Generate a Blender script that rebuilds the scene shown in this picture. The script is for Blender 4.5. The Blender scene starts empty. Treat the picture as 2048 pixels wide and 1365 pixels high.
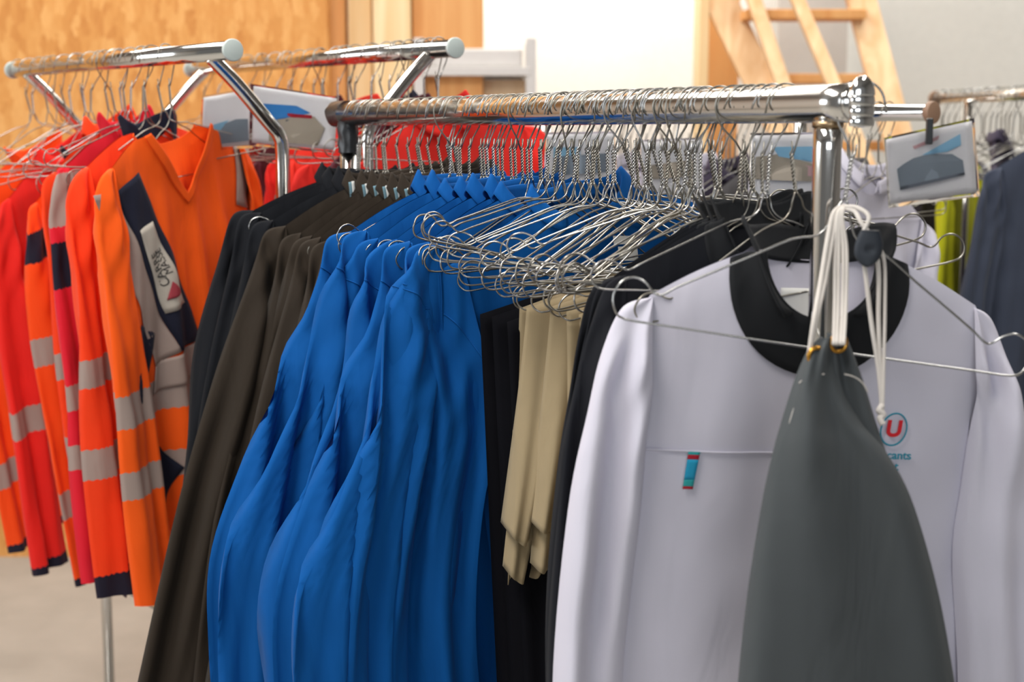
import bpy, bmesh, math, random
from mathutils import Vector, Matrix, noise
R = random.Random(7)
PI = math.pi
sin, cos = math.sin, math.cos
C = bpy.context.scene.collection
F = 3000.0; CAMZ = 1.572; PITCH = math.atan(0.1412)
CP, SP = cos(PITCH), sin(PITCH)

# ------------------------------------------------------------------ camera maths (placing things at real distances)
def proj(p):
    dy, dz = p[1], p[2] - CAMZ
    w = dy * CP - dz * SP
    return 1024 + F * p[0] / w, 682.5 - F * (dy * SP + dz * CP) / w
def at(px, py, Y):
    a = (px - 1024) / F; b = (682.5 - py) / F
    d = Vector((a, CP + b * SP, -SP + b * CP))
    return Vector((0, 0, CAMZ)) + d * (Y / d.y)
def atz(px, py, z):
    a = (px - 1024) / F; b = (682.5 - py) / F
    d = Vector((a, CP + b * SP, -SP + b * CP))
    return Vector((0, 0, CAMZ)) + d * ((z - CAMZ) / d.z)

# ------------------------------------------------------------------ materials
def newmat(name):
    m = bpy.data.materials.new(name); m.use_nodes = True
    nt = m.node_tree; b = nt.nodes['Principled BSDF']
    return m, nt, b
def N(nt, t, **kw):
    n = nt.nodes.new(t)
    for k, v in kw.items():
        if k in n.inputs: n.inputs[k].default_value = v
        else: setattr(n, k, v)
    return n
def L(nt, a, ao, b, bi): nt.links.new(a.outputs[ao], b.inputs[bi])
def mixcol(nt, fac, a, b):
    m = nt.nodes.new('ShaderNodeMix'); m.data_type = 'RGBA'
    for sock, v in ((m.inputs[0], fac), (m.inputs[6], a), (m.inputs[7], b)):
        if isinstance(v, bpy.types.NodeSocket): nt.links.new(v, sock)
        elif isinstance(v, (int, float)): sock.default_value = v
        else: sock.default_value = (*v, 1)
    return m.outputs[2]
def math_(nt, op, a, b=0.0, c=0.0):
    m = nt.nodes.new('ShaderNodeMath'); m.operation = op
    for i, v in enumerate((a, b, c)):
        if isinstance(v, bpy.types.NodeSocket): nt.links.new(v, m.inputs[i])
        else: m.inputs[i].default_value = v
    return m.outputs[0]
def S(r, g, b):
    f = lambda c: ((c / 255 + .055) / 1.055) ** 2.4 if c > 10 else c / 255 / 12.92
    return (f(r), f(g), f(b))
def fabric(name, col, rough=.85, sheen=.25, weave=900, bump=.12, var=.12, spec=.25, wr=.35):
    m, nt, b = newmat(name)
    tc = N(nt, 'ShaderNodeTexCoord')
    n = N(nt, 'ShaderNodeTexNoise', Scale=9.0, Detail=3.0); L(nt, tc, 'Object', n, 'Vector')
    dark = tuple(c * (1 - var) for c in col); light = tuple(min(1, c * (1 + var)) for c in col)
    b.inputs['Roughness'].default_value = rough
    b.inputs['Specular IOR Level'].default_value = spec
    b.inputs['Sheen Weight'].default_value = sheen
    b.inputs['Sheen Roughness'].default_value = .5
    b.inputs['Sheen Tint'].default_value = (*[min(1, c * .6 + .3) for c in col], 1)
    nt.links.new(mixcol(nt, n.outputs[0], dark, light), b.inputs['Base Color'])
    w = N(nt, 'ShaderNodeTexNoise', Scale=float(weave), Detail=1.0); L(nt, tc, 'Object', w, 'Vector')
    # long soft crease relief
    mp = N(nt, 'ShaderNodeMapping'); mp.inputs['Scale'].default_value = (14, 14, 4); L(nt, tc, 'Object', mp, 'Vector')
    c2 = N(nt, 'ShaderNodeTexNoise', Scale=1.0, Detail=3.0, Distortion=.6); L(nt, mp, 0, c2, 'Vector')
    b1 = N(nt, 'ShaderNodeBump', Strength=bump, Distance=.0006); L(nt, w, 0, b1, 'Height')
    b2 = N(nt, 'ShaderNodeBump', Strength=wr, Distance=.02); L(nt, c2, 0, b2, 'Height'); L(nt, b1, 0, b2, 'Normal')
    L(nt, b2, 0, b, 'Normal')
    return m
def plain(name, col, rough=.5, metal=0, spec=.5, alpha=1, trans=0):
    m, nt, b = newmat(name)
    tc = N(nt, 'ShaderNodeTexCoord'); n = N(nt, 'ShaderNodeTexNoise', Scale=25.0, Detail=2.0); L(nt, tc, 'Object', n, 'Vector')
    nt.links.new(mixcol(nt, n.outputs[0], tuple(c * .94 for c in col), tuple(min(1, c * 1.05) for c in col)), b.inputs['Base Color'])
    b.inputs['Roughness'].default_value = rough; b.inputs['Metallic'].default_value = metal
    b.inputs['Specular IOR Level'].default_value = spec
    b.inputs['Transmission Weight'].default_value = trans
    return m
def chrome(name, col=(.78, .77, .75), rough=.1, rust=0.0):
    m, nt, b = newmat(name)
    b.inputs['Metallic'].default_value = 1
    tc = N(nt, 'ShaderNodeTexCoord')
    n = N(nt, 'ShaderNodeTexNoise', Scale=220.0, Detail=4.0, Roughness=.7); L(nt, tc, 'Object', n, 'Vector')
    big = N(nt, 'ShaderNodeTexNoise', Scale=9.0, Detail=2.0); L(nt, tc, 'Object', big, 'Vector')
    f = math_(nt, 'MULTIPLY', math_(nt, 'GREATER_THAN', math_(nt, 'ADD', n.outputs[0], math_(nt, 'MULTIPLY', big.outputs[0], .25)), .80), rust)
    nt.links.new(mixcol(nt, f, col, (.10, .055, .025)), b.inputs['Base Color'])
    nt.links.new(math_(nt, 'ADD', math_(nt, 'MULTIPLY', f, .6), rough), b.inputs['Roughness'])
    nt.links.new(math_(nt, 'SUBTRACT', 1.0, f), b.inputs['Metallic'])
    return m
def woodmat(name, c1, c2, scale=(1, 1, .08), sc=14.0, rough=.65):
    m, nt, b = newmat(name)
    tc = N(nt, 'ShaderNodeTexCoord'); mp = N(nt, 'ShaderNodeMapping'); mp.inputs['Scale'].default_value = scale
    L(nt, tc, 'Object', mp, 'Vector')
    n = N(nt, 'ShaderNodeTexNoise', Scale=sc, Detail=5.0, Distortion=1.2); L(nt, mp, 0, n, 'Vector')
    cr = N(nt, 'ShaderNodeValToRGB'); cr.color_ramp.elements[0].position = .3; cr.color_ramp.elements[1].position = .7
    cr.color_ramp.elements[0].color = (*c1, 1); cr.color_ramp.elements[1].color = (*c2, 1)
    L(nt, n, 0, cr, 0); L(nt, cr, 0, b, 'Base Color'); b.inputs['Roughness'].default_value = rough
    return m
def osbmat():
    m, nt, b = newmat('oriented strand board')
    tc = N(nt, 'ShaderNodeTexCoord'); mp = N(nt, 'ShaderNodeMapping'); mp.inputs['Scale'].default_value = (40, 40, 15)
    L(nt, tc, 'Object', mp, 'Vector')
    n = N(nt, 'ShaderNodeTexNoise', Scale=1.0, Detail=2.0, Distortion=1.5); L(nt, mp, 0, n, 'Vector')
    v = N(nt, 'ShaderNodeTexVoronoi', Scale=1.0); 
    add = N(nt, 'ShaderNodeVectorMath'); add.operation = 'ADD'; L(nt, mp, 0, add, 0); L(nt, n, 1, add, 1); L(nt, add, 0, v, 'Vector')
    cr = N(nt, 'ShaderNodeValToRGB'); e = cr.color_ramp.elements
    e[0].position = 0; e[0].color = (*S(190, 120, 52), 1); e[1].position = 1; e[1].color = (*S(236, 180, 110), 1)
    k = e.new(.45); k.color = (*S(214, 150, 78), 1)
    sep = N(nt, 'ShaderNodeSeparateColor'); L(nt, v, 'Color', sep, 0)
    mixv = math_(nt, 'ADD', math_(nt, 'MULTIPLY', sep.outputs[0], .55), math_(nt, 'MULTIPLY', n.outputs[0], .45))
    nt.links.new(mixv, cr.inputs[0]); L(nt, cr, 0, b, 'Base Color'); b.inputs['Roughness'].default_value = .7
    bu = N(nt, 'ShaderNodeBump', Strength=.3, Distance=.004); L(nt, v, 'Distance', bu, 'Height'); L(nt, bu, 0, b, 'Normal')
    return m
def concretemat():
    m, nt, b = newmat('polished concrete')
    tc = N(nt, 'ShaderNodeTexCoord'); n = N(nt, 'ShaderNodeTexNoise', Scale=2.2, Detail=8.0, Roughness=.6); L(nt, tc, 'Object', n, 'Vector')
    cr = N(nt, 'ShaderNodeValToRGB'); cr.color_ramp.elements[0].position = .3; cr.color_ramp.elements[1].position = .75
    cr.color_ramp.elements[0].color = (*S(150, 147, 140), 1); cr.color_ramp.elements[1].color = (*S(178, 174, 166), 1)
    L(nt, n, 0, cr, 0); L(nt, cr, 0, b, 'Base Color'); b.inputs['Roughness'].default_value = .55
    return m
def hivis(name, col, bands=(), navy=()):
    """Knit cloth with reflective grey bands: bands = (z0,z1) intervals of the pattern height stored in the uv map."""
    m = fabric(name, col, rough=.8, sheen=.15, weave=700, var=.06)
    nt = m.node_tree; b = nt.nodes['Principled BSDF']
    base = b.inputs['Base Color'].links[0].from_socket
    uv = N(nt, 'ShaderNodeUVMap'); sep = N(nt, 'ShaderNodeSeparateXYZ'); L(nt, uv, 0, sep, 0)
    zz = math_(nt, 'ADD', sep.outputs[1], math_(nt, 'MULTIPLY', math_(nt, 'PINGPONG', sep.outputs[0], .006), .5))
    for (a, c), cc in [(x, S(160, 142, 134)) for x in bands] + [(x, S(22, 24, 42)) for x in navy]:
        f = math_(nt, 'MULTIPLY', math_(nt, 'GREATER_THAN', zz, a), math_(nt, 'LESS_THAN', zz, c))
        base = mixcol(nt, f, base, cc)
    nt.links.new(base, b.inputs['Base Color'])
    return m
M = dict(
    blue=fabric('royal blue cotton', (.0015, .082, .31), var=.08, sheen=.06, spec=.15),
    brown=fabric('dark brown cotton', (.028, .0205, .0145), sheen=.10, spec=.15),
    black=fabric('black cotton', (.007, .008, .011), sheen=.05, spec=.15), inkblack=fabric('deep black cotton', (.003, .003, .005), sheen=0, spec=.1),
    band=fabric('black knit band', (.010, .011, .013), sheen=.1),
    charcoal=fabric('charcoal cotton', (.012, .013, .017), sheen=.06, spec=.15),
    white=fabric('white poly cotton', (.60, .585, .68), sheen=.05, var=.03, wr=.25),
    beige=fabric('beige twill', (.33, .255, .15), sheen=.15),
    apron=fabric('slate grey canvas', (.064, .072, .077), sheen=.1, var=.08),
    strap=fabric('black webbing', (.008, .010, .012), sheen=.1),
    navy=fabric('navy knit', (.010, .012, .028), sheen=.15),
    purple=fabric('dark plum cotton', (.055, .045, .075), sheen=.2),
    slate=fabric('slate navy cotton', (.045, .055, .085), sheen=.2),
    grey=fabric('mid grey cotton', (.10, .095, .10), sheen=.2),
    lime=fabric('yellow green cotton', (.47, .48, .012), sheen=.1),
    red=fabric('bright red cotton', (.80, .030, .022), sheen=.1),
    plumred=fabric('burgundy cotton', (.09, .018, .028), sheen=.1),
    reflect=fabric('grey reflective tape', S(160, 142, 134), sheen=0, bump=.05),
    chrome=chrome('chrome'), railchrome=chrome('pitted chrome', (.80, .78, .75), .16, 1.0),
    wire=chrome('zinc wire', (.33, .315, .28), .32), wire2=chrome('bright zinc wire', (.43, .43, .425), .27),
    white_plastic=plain('milky end cap plastic', (.55, .62, .60), .35),
    cord=fabric('off white cord', (.62, .58, .54), sheen=0, weave=500, bump=.3),
    paper=plain('white paper', (.80, .79, .82), .35), label=fabric('white label cloth', (.62, .62, .60), sheen=0),
    greylabel=fabric('grey label cloth', (.33, .36, .38), sheen=0), lblue=fabric('pale blue tape', (.16, .28, .34), sheen=0),
    brass=plain('brass', (.60, .30, .05), .3, 1), rubber=plain('dark blue rubber', (.018, .024, .035), .55),
    ink=plain('black ink', (.03, .03, .035), .8), redink=plain('red thread', (.62, .01, .02), .8),
    teal=plain('teal thread', (.01, .25, .36), .8), sky=plain('blue print', (.02, .20, .55), .5),
    pgrey=plain('grey print', (.18, .22, .27), .4), pblue=plain('light blue print', (.25, .52, .75), .4), pdark=plain('dark print', (.05, .06, .08), .4),
    porange=plain('orange print', (.60, .16, .04), .5), ppink=plain('pink print', (.60, .36, .38), .5), psand=plain('sand print', (.36, .31, .25), .5),
    tealband=fabric('turquoise ribbon', (.02, .30, .50), sheen=0), green=fabric('green ribbon', (.03, .33, .34), sheen=0), redband=fabric('red ribbon', (.36, .015, .03), sheen=0),
    rubbish=plain('black tape', (.02, .022, .025), .35),
    wall=plain('white painted wall', (.74, .73, .69), .8), pine=woodmat('pine', S(214, 168, 118), S(240, 208, 165)),
    palepine=woodmat('pale pine', S(232, 196, 140), S(252, 228, 184)), opine=woodmat('orange pine', S(214, 148, 84), S(232, 176, 112)),
    osb=osbmat(), concrete=concretemat(), shelfw=plain('white lacquered steel', (.62, .60, .58), .4), cardboard=woodmat('cardboard', S(190, 160, 125), S(205, 178, 145)),
    lamp=None, dim=plain('grey cladding', (.22, .21, .20), .8),
)
m, nt, b = newmat('lamp diffuser'); b.inputs['Emission Color'].default_value = (1, .97, .92, 1); b.inputs['Emission Strength'].default_value = 9; M['lamp'] = m

# ------------------------------------------------------------------ object helpers
def link(name, me, mat=None, parent=None, smooth=True):
    o = bpy.data.objects.new(name, me); C.objects.link(o)
    if mat is not None:
        for mm in (mat if isinstance(mat, (list, tuple)) else [mat]): me.materials.append(mm)
    if smooth:
        for p in me.polygons: p.use_smooth = True
    if parent is not None: o.parent = parent
    return o
def tag(o, label, cat, group=None, kind=None):
    if label: o['label'] = label
    if cat: o['category'] = cat
    if group: o['group'] = group
    if kind: o['kind'] = kind
    return o
def empty(name, loc=(0, 0, 0), rot=None):
    o = bpy.data.objects.new(name, None); C.objects.link(o); o.location = loc; o.empty_display_size = .05
    if rot: o.rotation_euler = rot
    return o
def copy_tree(o, parent=None):
    c = o.copy(); C.objects.link(c); c.parent = parent
    for ch in o.children: copy_tree(ch, c)
    return c
class MB:
    def __init__(s): s.v = []; s.f = []; s.uv = {}
    def box(s, lo, hi, mat=None):
        k = len(s.v); P = [Vector((x, y, z)) for z in (lo[2], hi[2]) for y in (lo[1], hi[1]) for x in (lo[0], hi[0])]
        s.v += [(mat @ p if mat else p) for p in P]
        s.f += [tuple(k + i for i in q) for q in ((0, 2, 3, 1), (4, 5, 7, 6), (0, 1, 5, 4), (2, 6, 7, 3), (0, 4, 6, 2), (1, 3, 7, 5))]
        return s
    def tube(s, pts, r, n=8, closed=False, cap=True):
        pts = [Vector(p) for p in pts]; m = len(pts); rr = r if isinstance(r, (list, tuple)) else [r] * m
        k = len(s.v); nrm = None
        for i, p in enumerate(pts):
            a = pts[(i - 1) % m] if (i > 0 or closed) else pts[i]; c = pts[(i + 1) % m] if (i < m - 1 or closed) else pts[i]
            t = (c - a).normalized()
            if nrm is None: nrm = t.orthogonal().normalized()
            nrm = (nrm - t * nrm.dot(t)); nrm = nrm.normalized() if nrm.length > 1e-6 else t.orthogonal().normalized()
            bb = t.cross(nrm)
            for j in range(n):
                q = 2 * PI * j / n; s.v.append(p + (nrm * cos(q) + bb * sin(q)) * rr[i])
        for i in range(m if closed else m - 1):
            for j in range(n):
                a = k + i * n; c = k + ((i + 1) % m) * n
                s.f.append((a + j, a + (j + 1) % n, c + (j + 1) % n, c + j))
        if cap and not closed:
            s.f.append(tuple(k + j for j in range(n))[::-1]); s.f.append(tuple(k + (m - 1) * n + j for j in range(n)))
        return s
    def grid(s, fn, nu, nv, closeu=False):
        """fn(u,v)->(pos,(uvx,uvy))"""
        k = len(s.v); cu = nu if closeu else nu + 1
        for j in range(nv + 1):
            for i in range(cu):
                p, uv = fn(i / nu, j / nv); s.v.append(Vector(p)); s.uv[len(s.v) - 1] = uv
        for j in range(nv):
            for i in range(nu):
                i2 = (i + 1) % cu if closeu else i + 1
                s.f.append((k + j * cu + i, k + j * cu + i2, k + (j + 1) * cu + i2, k + (j + 1) * cu + i))
        return s
    def mesh(s, name):
        me = bpy.data.meshes.new(name); me.from_pydata([tuple(v) for v in s.v], [], s.f)
        if s.uv:
            ul = me.uv_layers.new(name='UVMap')
            for lp in me.loops: ul.data[lp.index].uv = s.uv.get(lp.vertex_index, (0, 0))
        me.update(); return me
    def build(s, name, mat, parent=None, smooth=True): return link(name, s.mesh(name), mat, parent, smooth)
def thick(o, t):
    md = o.modifiers.new('thickness', 'SOLIDIFY'); md.thickness = t; md.offset = 0; return o
def bev(o, w=.003, n=2):
    md = o.modifiers.new('bevel', 'BEVEL'); md.width = w; md.segments = n; md.limit_method = 'ANGLE'; return o
def catmull(P, t):
    """P list of tuples, t in 0..1"""
    n = len(P) - 1; x = min(max(t, 0), 1) * n; i = min(int(x), n - 1); f = x - i
    p0 = P[max(i - 1, 0)]; p1 = P[i]; p2 = P[i + 1]; p3 = P[min(i + 2, n)]
    return tuple(.5 * (2 * b + (c - a) * f + (2 * a - 5 * b + 4 * c - d) * f * f + (3 * b - a - 3 * c + d) * f ** 3) for a, b, c, d in zip(p0, p1, p2, p3))
def ss(a, b, x):
    t = min(1, max(0, (x - a) / (b - a))); return t * t * (3 - 2 * t)
def curve_tube(P, r, name, mat, parent=None, n=8, seg=10):
    k = (len(P) - 1) * seg
    return MB().tube([catmull(P, i / k) for i in range(k + 1)], r, n).build(name, mat, parent)
def text_mesh(name, txt, size, mat, parent, mtx, shear=0, extrude=.0004, bold=0):
    cu = bpy.data.curves.new(name, 'FONT'); cu.body = txt; cu.size = size; cu.extrude = extrude; cu.shear = shear; cu.offset = bold
    cu.align_x = 'CENTER'; cu.align_y = 'CENTER'
    tmp = bpy.data.objects.new('tmp_text', cu); C.objects.link(tmp)
    bpy.context.view_layer.update()
    me = bpy.data.meshes.new_from_object(tmp.evaluated_get(bpy.context.evaluated_depsgraph_get()))
    bpy.data.objects.remove(tmp); bpy.data.curves.remove(cu)
    me.transform(mtx); return link(name, me, mat, parent, smooth=False)

# ------------------------------------------------------------------ wire hanger (origin = centre of the rail it hangs on)
RR = .0235
HN = -.100
def hanger_mesh(rr=RR, flip=1, var=0, tri=1.0):
    q = random.Random(var * 11 + 5); w = .00125
    mb = MB(); j = lambda a: q.uniform(-a, a)
    a0 = .18 + j(.25)
    hook = [(rr * cos(a) * -flip, 0, rr * sin(a)) for a in [a0 + (PI + .1 - a0) * i / 16 for i in range(17)]]
    e = (rr * .35 + j(.003)) * flip
    hook = [(hook[0][0] - flip * .004, 0, hook[0][2] - .012)] + hook + [(rr * flip * .98, 0, -.012), (rr * flip * .80, 0, -.024), (e, 0, -.042), (.002 * flip, 0, -.058)]
    mb.tube(hook, w, 6)
    n = 5; pit = .0085; top = -.056; bot = HN
    for ph in (0, PI):
        H = []
        for i in range(n * 7 + 1):
            z = top + (bot - top) * i / (n * 7); an = 2 * PI * (z - top) / pit + ph; H.append((.0014 * cos(an), .0014 * sin(an), z))
        if ph: H = [(.003, .001, top + .014), (.0026, .001, top + .004)] + H
        mb.tube(H, w, 5)
    for s in (-1, 1):
        k = 1 + j(.02)
        P = [(.0012 * s, 0, HN), (.006 * s, 0, HN - .010), (.009 * s, 0, HN - .021), (.020 * s, 0, HN - .030 * tri), (.045 * s, 0, HN - .036 * tri), (.085 * s, 0, HN - .055 * tri), (.125 * s, 0, HN - .074 * tri),
             (.150 * s, 0, HN - .086 * tri), (.162 * s, 0, HN - .093 * tri), (.170 * s, 0, HN - .093 * tri), (.180 * s, 0, HN - .086 * tri), (.192 * s, 0, HN - .083 * tri), (.204 * s, 0, HN - .088 * tri),
             (.2095 * s, 0, HN - .099 * tri), (.206 * s, 0, HN - .110 * tri), (.194 * s, 0, HN - .116 * tri), (.15 * s, 0, HN - .1165 * tri), (.05 * s, 0, HN - .117 * tri), (0, 0, HN - .117 * tri)]
        P = [(x * k if abs(x) > .01 else x, y + j(.002), z) for x, y, z in P]; P[-1] = (0, 0, HN - .117 * tri)
        K = 54; mb.tube([catmull(P, i / K) for i in range(K + 1)], w, 6)
    return mb.mesh('clothes_hanger')
HM = [hanger_mesh(flip=f, var=v) for v in range(4) for f in (1, -1)]
for i, me in enumerate(HM):
    me.materials.append(M['wire'] if i % 3 else M['wire2'])
    for p in me.polygons: p.use_smooth = True
HM_in = [hanger_mesh(flip=f, var=9 + v, tri=1.13) for f in (1, -1) for v in (0, 1)]
for me in HM_in:
    for v in me.vertices: v.co.x *= (.90 if abs(v.co.x) > .03 else 1); v.co.z -= .004 * ss(.03, .08, abs(v.co.x))
    me.materials.append(M['wire'])
    for p in me.polygons: p.use_smooth = True

HM_big = hanger_mesh(flip=-1, var=20, tri=1.34); HM_big.materials.append(M['wire2'])
for p in HM_big.polygons: p.use_smooth = True

class Rail:
    def __init__(s, a, b, yaw=None):
        s.a = Vector(a); s.b = Vector(b); d = s.b - s.a; s.dir = d.normalized(); s.len = d.length
        s.yaw = math.atan2(-d.x, d.y) if yaw is None else yaw
        s.rotdir = d
    def pt(s, t): return s.a + (s.b - s.a) * t
    def t_at(s, px):
        lo, hi = -.3, 1.3
        up = proj(s.pt(hi))[0] > proj(s.pt(lo))[0]
        for _ in range(40):
            m = (lo + hi) / 2
            if (proj(s.pt(m))[0] < px) == up: lo = m
            else: hi = m
        return lo
def solve(P, tip, target, yaw0, ry=.6, rr=.22, reg=300, regr=500):
    best = None
    for i in range(-30, 31):
        for k in range(-14, 15):
            ya = yaw0 + ry * i / 30; ro = rr * k / 14
            m = Matrix.Rotation(ya, 4, 'Z') @ Matrix.Rotation(ro, 4, 'Y')
            q = proj(P + m @ Vector(tip))
            e = math.hypot(q[0] - target[0], q[1] - target[1]) ** 2 + reg * (ya - yaw0) ** 2 + regr * ro * ro
            if best is None or e < best[0]: best = (e, ya, ro)
    return best
def place(o, P, yaw, roll): o.matrix_world = Matrix.Translation(P) @ Matrix.Rotation(yaw, 4, 'Z') @ Matrix.Rotation(roll, 4, 'Y')
HC = [0]
def short(l): return ' '.join(l.split(',')[0].split()[:12])
def hang(P, yaw, roll, label, group=None, mesh=None):
    HC[0] += 1
    o = bpy.data.objects.new('clothes_hanger', mesh or HM[((HC[0] * 5) % 4) * 2 + (1 if HC[0] % 7 == 3 else 0)]); C.objects.link(o)
    place(o, P, yaw, roll); tag(o, label, 'hanger', group); return o

# ------------------------------------------------------------------ garments
class Shirt:
    """Pattern in hanger coordinates: x across, z down from the rail, front = -y."""
    def __init__(s, seed=0, nw=.062, zn=-.120, sx=.190, zs=-.181, hem=-.95, hw=.235, fd=.05, vneck=False, bd=.012,
                 T=.012, Th=.020, A=.014, k=46, slout=None, slin=None, sT=.017, bend=.03, sA=.008, ry=.03, wide=1.0, slout_r=None, slin_r=None, k2=0):
        s.__dict__.update(locals()); s.q = random.Random(seed); q = s.q
        s.ph = [q.uniform(0, 6.28) for _ in range(10)]
        s.slout = slout or [(-.185, -.183), (-.222, -.196), (-.252, -.25), (-.275, -.38), (-.30, -.55), (-.315, -.80)]
        s.slin = slin or [(-.185, -.183), (-.183, -.26), (-.180, -.36), (-.200, -.46), (-.215, -.60), (-.235, -.80)]
    def ztop(s, x, front):
        ax = abs(x)
        if ax >= s.nw: 
            t = (ax - s.nw) / (s.sx - s.nw); return s.zn + (s.zs - s.zn) * t + .004 * sin(PI * min(t, 1))
        d = s.fd if front else s.bd
        f = (1 - ax / s.nw) if s.vneck and front else math.sqrt(max(0, 1 - (ax / s.nw) ** 2))
        return s.zn - d * f
    def W(s, z):
        h = ss(s.zs, s.hem, z); t = min(1, max(0, (s.zs - z) / (s.zs - s.hem)))
        return s.sx + .014 + (s.hw - s.sx - .014) * t ** .8
    def Cw(s, x, z):
        h = min(1, max(0, (s.zs + .02 - z) / .6)); p = s.ph
        xf = x / (.55 + .45 * h)
        a = sin(s.k * xf + p[0] + 1.1 * sin(3 * z + p[1])) + .55 * sin(s.k * 1.9 * xf + p[2] + 2.0 * z) + .8 * noise.noise(Vector((x * 7 + p[3], z * 2.6, p[4])))
        return s.A * h ** 1.1 * a + .004 * noise.noise(Vector((x * 16, z * 13, p[5])))
    def y(s, x, z, front=True):
        W = s.W(z); e = max(0, 1 - (x / W) ** 2); h = min(1, max(0, (s.zs - z) / .7))
        T = (s.T + (s.Th - s.T) * h) * (e ** .5) * min(1, max(0, (s.ztop(max(abs(x), s.nw), front) - z + .001) / .035)) ** .5
        T *= 1 + .35 * noise.noise(Vector((x * 10 + s.ph[6], z * 4, 3.1 if front else 8.2)))
        nk = s.ry * math.sqrt(max(0, 1 - (x / (s.nw * 1.25)) ** 2)) * (1 - ss(.0, .20, s.zn - z)) if abs(x) < s.nw * 1.25 else 0
        T = max(T, nk)
        return s.Cw(x, z) + (-T if front else T)
    def body(s, mat, parent, name='body'):
        mb = MB(); NU, NV = 52, 44
        for front in (True, False):
            def fn(u, v):
                uu = sin((u * 2 - 1) * PI / 2) * .35 + (u * 2 - 1) * .65
                x0 = uu * s.sx; zt = s.ztop(x0, front)
                z = zt + (s.hem + .012 * noise.noise(Vector((uu * 2, s.ph[7], 0))) - zt) * (v ** 1.15)
                x = uu * (s.sx + (s.W(z) - s.sx) * min(1, v * 12)); 
                return (x, s.y(x, z, front), z), (x, z)
            mb.grid(fn, NU, NV)
        return mb.build(name, mat, parent)
    def sleevept(s, sd, u, v, front, off=0):
        q = s.ph; so = s.slout if sd < 0 or not s.slout_r else s.slout_r; si = s.slin if sd < 0 or not s.slin_r else s.slin_r
        vv = v ** 1.2
        o = catmull(so, vv); i = catmull(si, vv)
        if sd > 0: o = (-o[0], o[1]); i = (-i[0], i[1])
        x = i[0] + (o[0] - i[0]) * u; z = i[1] + (o[1] - i[1]) * u
        arm = 1 - ss(.28, .48, v)
        pr = arm * math.sqrt(max(0, 1 - u * u)) + (1 - arm) * math.sqrt(max(0, 4 * u * (1 - u)))
        T = s.sT * (.5 + .5 * ss(.08, .40, v)) * pr * min(1, v / .10) ** .5 * (1 + .3 * sin(2 * PI * u * 1.5 + q[8] + 3 * v))
        width = abs(o[0] - i[0])
        w = u * 9 * (width / .1); fo = 1 if front else -1
        cen = s.bend * -vv ** 1.3 + s.sA * min(1, v * 2.5) * (sin(w * .9 + q[2] + 3.5 * v + sd) + .5 * sin(w * 1.9 + q[4] - 5 * v + sd)) + (s.Cw(i[0], i[1]) * arm * .6)
        cr = .0045 * noise.noise(Vector((x * 22 + q[1], z * 14, fo * 3 + sd))) + .004 * sin(z * 55 + 12 * u + q[5]) * ss(.2, .35, v) * (1 - ss(.4, .6, v))
        y = cen - fo * (T + off) + cr * pr
        return (x, y, z), (u * .14, z)
    def sleeve(s, sd, mat, parent, name='sleeve', v0=0, v1=1, off=0):
        mb = MB(); NU, NV = 18, max(4, int(46 * (v1 - v0)))
        def fn(a, v):
            if a < .5: return s.sleevept(sd, a * 2, v0 + (v1 - v0) * v, True, off)
            return s.sleevept(sd, 2 - a * 2, v0 + (v1 - v0) * v, False, off)
        mb.grid(fn, NU * 2, NV)
        return mb.build(name, mat, parent)
    def patch(s, name, quad, mat, parent, off=.003, nu=10, nv=16, front=True, th=.001):
        (ax, az), (bx, bz), (cx, cz), (dx, dz) = quad   # tl,tr,br,bl
        def fn(u, v):
            x = (ax * (1 - u) + bx * u) * (1 - v) + (dx * (1 - u) + cx * u) * v; z = (az * (1 - u) + bz * u) * (1 - v) + (dz * (1 - u) + cz * u) * v
            return (x, s.y(x, z, front) + (-off if front else off), z), (u, v)
        o = MB().grid(fn, nu, nv).build(name, mat, parent); return thick(o, th)
    def neckband(s, mat, parent, w=.045, bw=.25, th=.002, name='neckband', off=.003):
        """flat band lying round the neck opening, front and back"""
        mb = MB()
        for front in (True, False):
            def fn(u, v):
                a = PI * u; x0 = -s.nw * cos(a)
                z0 = s.ztop(x0, front) if abs(x0) < s.nw else s.zn
                d = s.fd if front else s.bd
                nx, nz = -cos(a), -sin(a) * (1.0 if front else .7); l = math.hypot(nx, nz) or 1
                k = w * v * (.55 + .45 * sin(a)) * (1 if front else bw)
                x = x0 + nx / l * k * .9; z = z0 + nz / l * k - .004 * (1 - sin(a)) * v
                zt = s.ztop(x, front) if abs(x) > s.nw else 9
                z = min(z, zt - .001)
                return (x, s.y(x, z, front) + (-off if front else off), z + .001), (u, v)
            mb.grid(fn, 34, 6)
        return thick(mb.build(name, mat, parent), th)
    def collar(s, mat, parent, h=.032, flare=.012, gap=.35, th=.0022, name='collar', fold=False):
        def fn(u, v):
            a = -PI / 2 + gap + (2 * PI - 2 * gap) * u
            x = s.nw * 1.0 * cos(a); front = sin(a) < 0
            z0 = s.ztop(x * .999, front); yy = s.y(x * .999, z0 - .001, front) if abs(x) < s.nw * .98 else s.Cw(x, z0)
            yy = s.ry * sin(a) * 1.0 + s.Cw(x, z0)
            if fold:
                h_ = h; t = v * 1.75; up = min(t, 1); dn = max(0, t - 1)
                z = z0 + h * up - h * 1.15 * dn; r = 1 + .05 * up + dn * .30
                return (x * r, yy * r + .0, z + .004 * sin(u * 19 + s.ph[3]) * v), (u, v)
            r = 1 + flare / s.nw * v; hh = h * min(1, min(u, 1 - u) / .10)
            return (x * r, yy * r, z0 - .004 + hh * v + .0035 * sin(u * 23 + s.ph[3]) * v), (u, v)
        return thick(MB().grid(fn, 48, 8).build(name, mat, parent), th)

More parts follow.
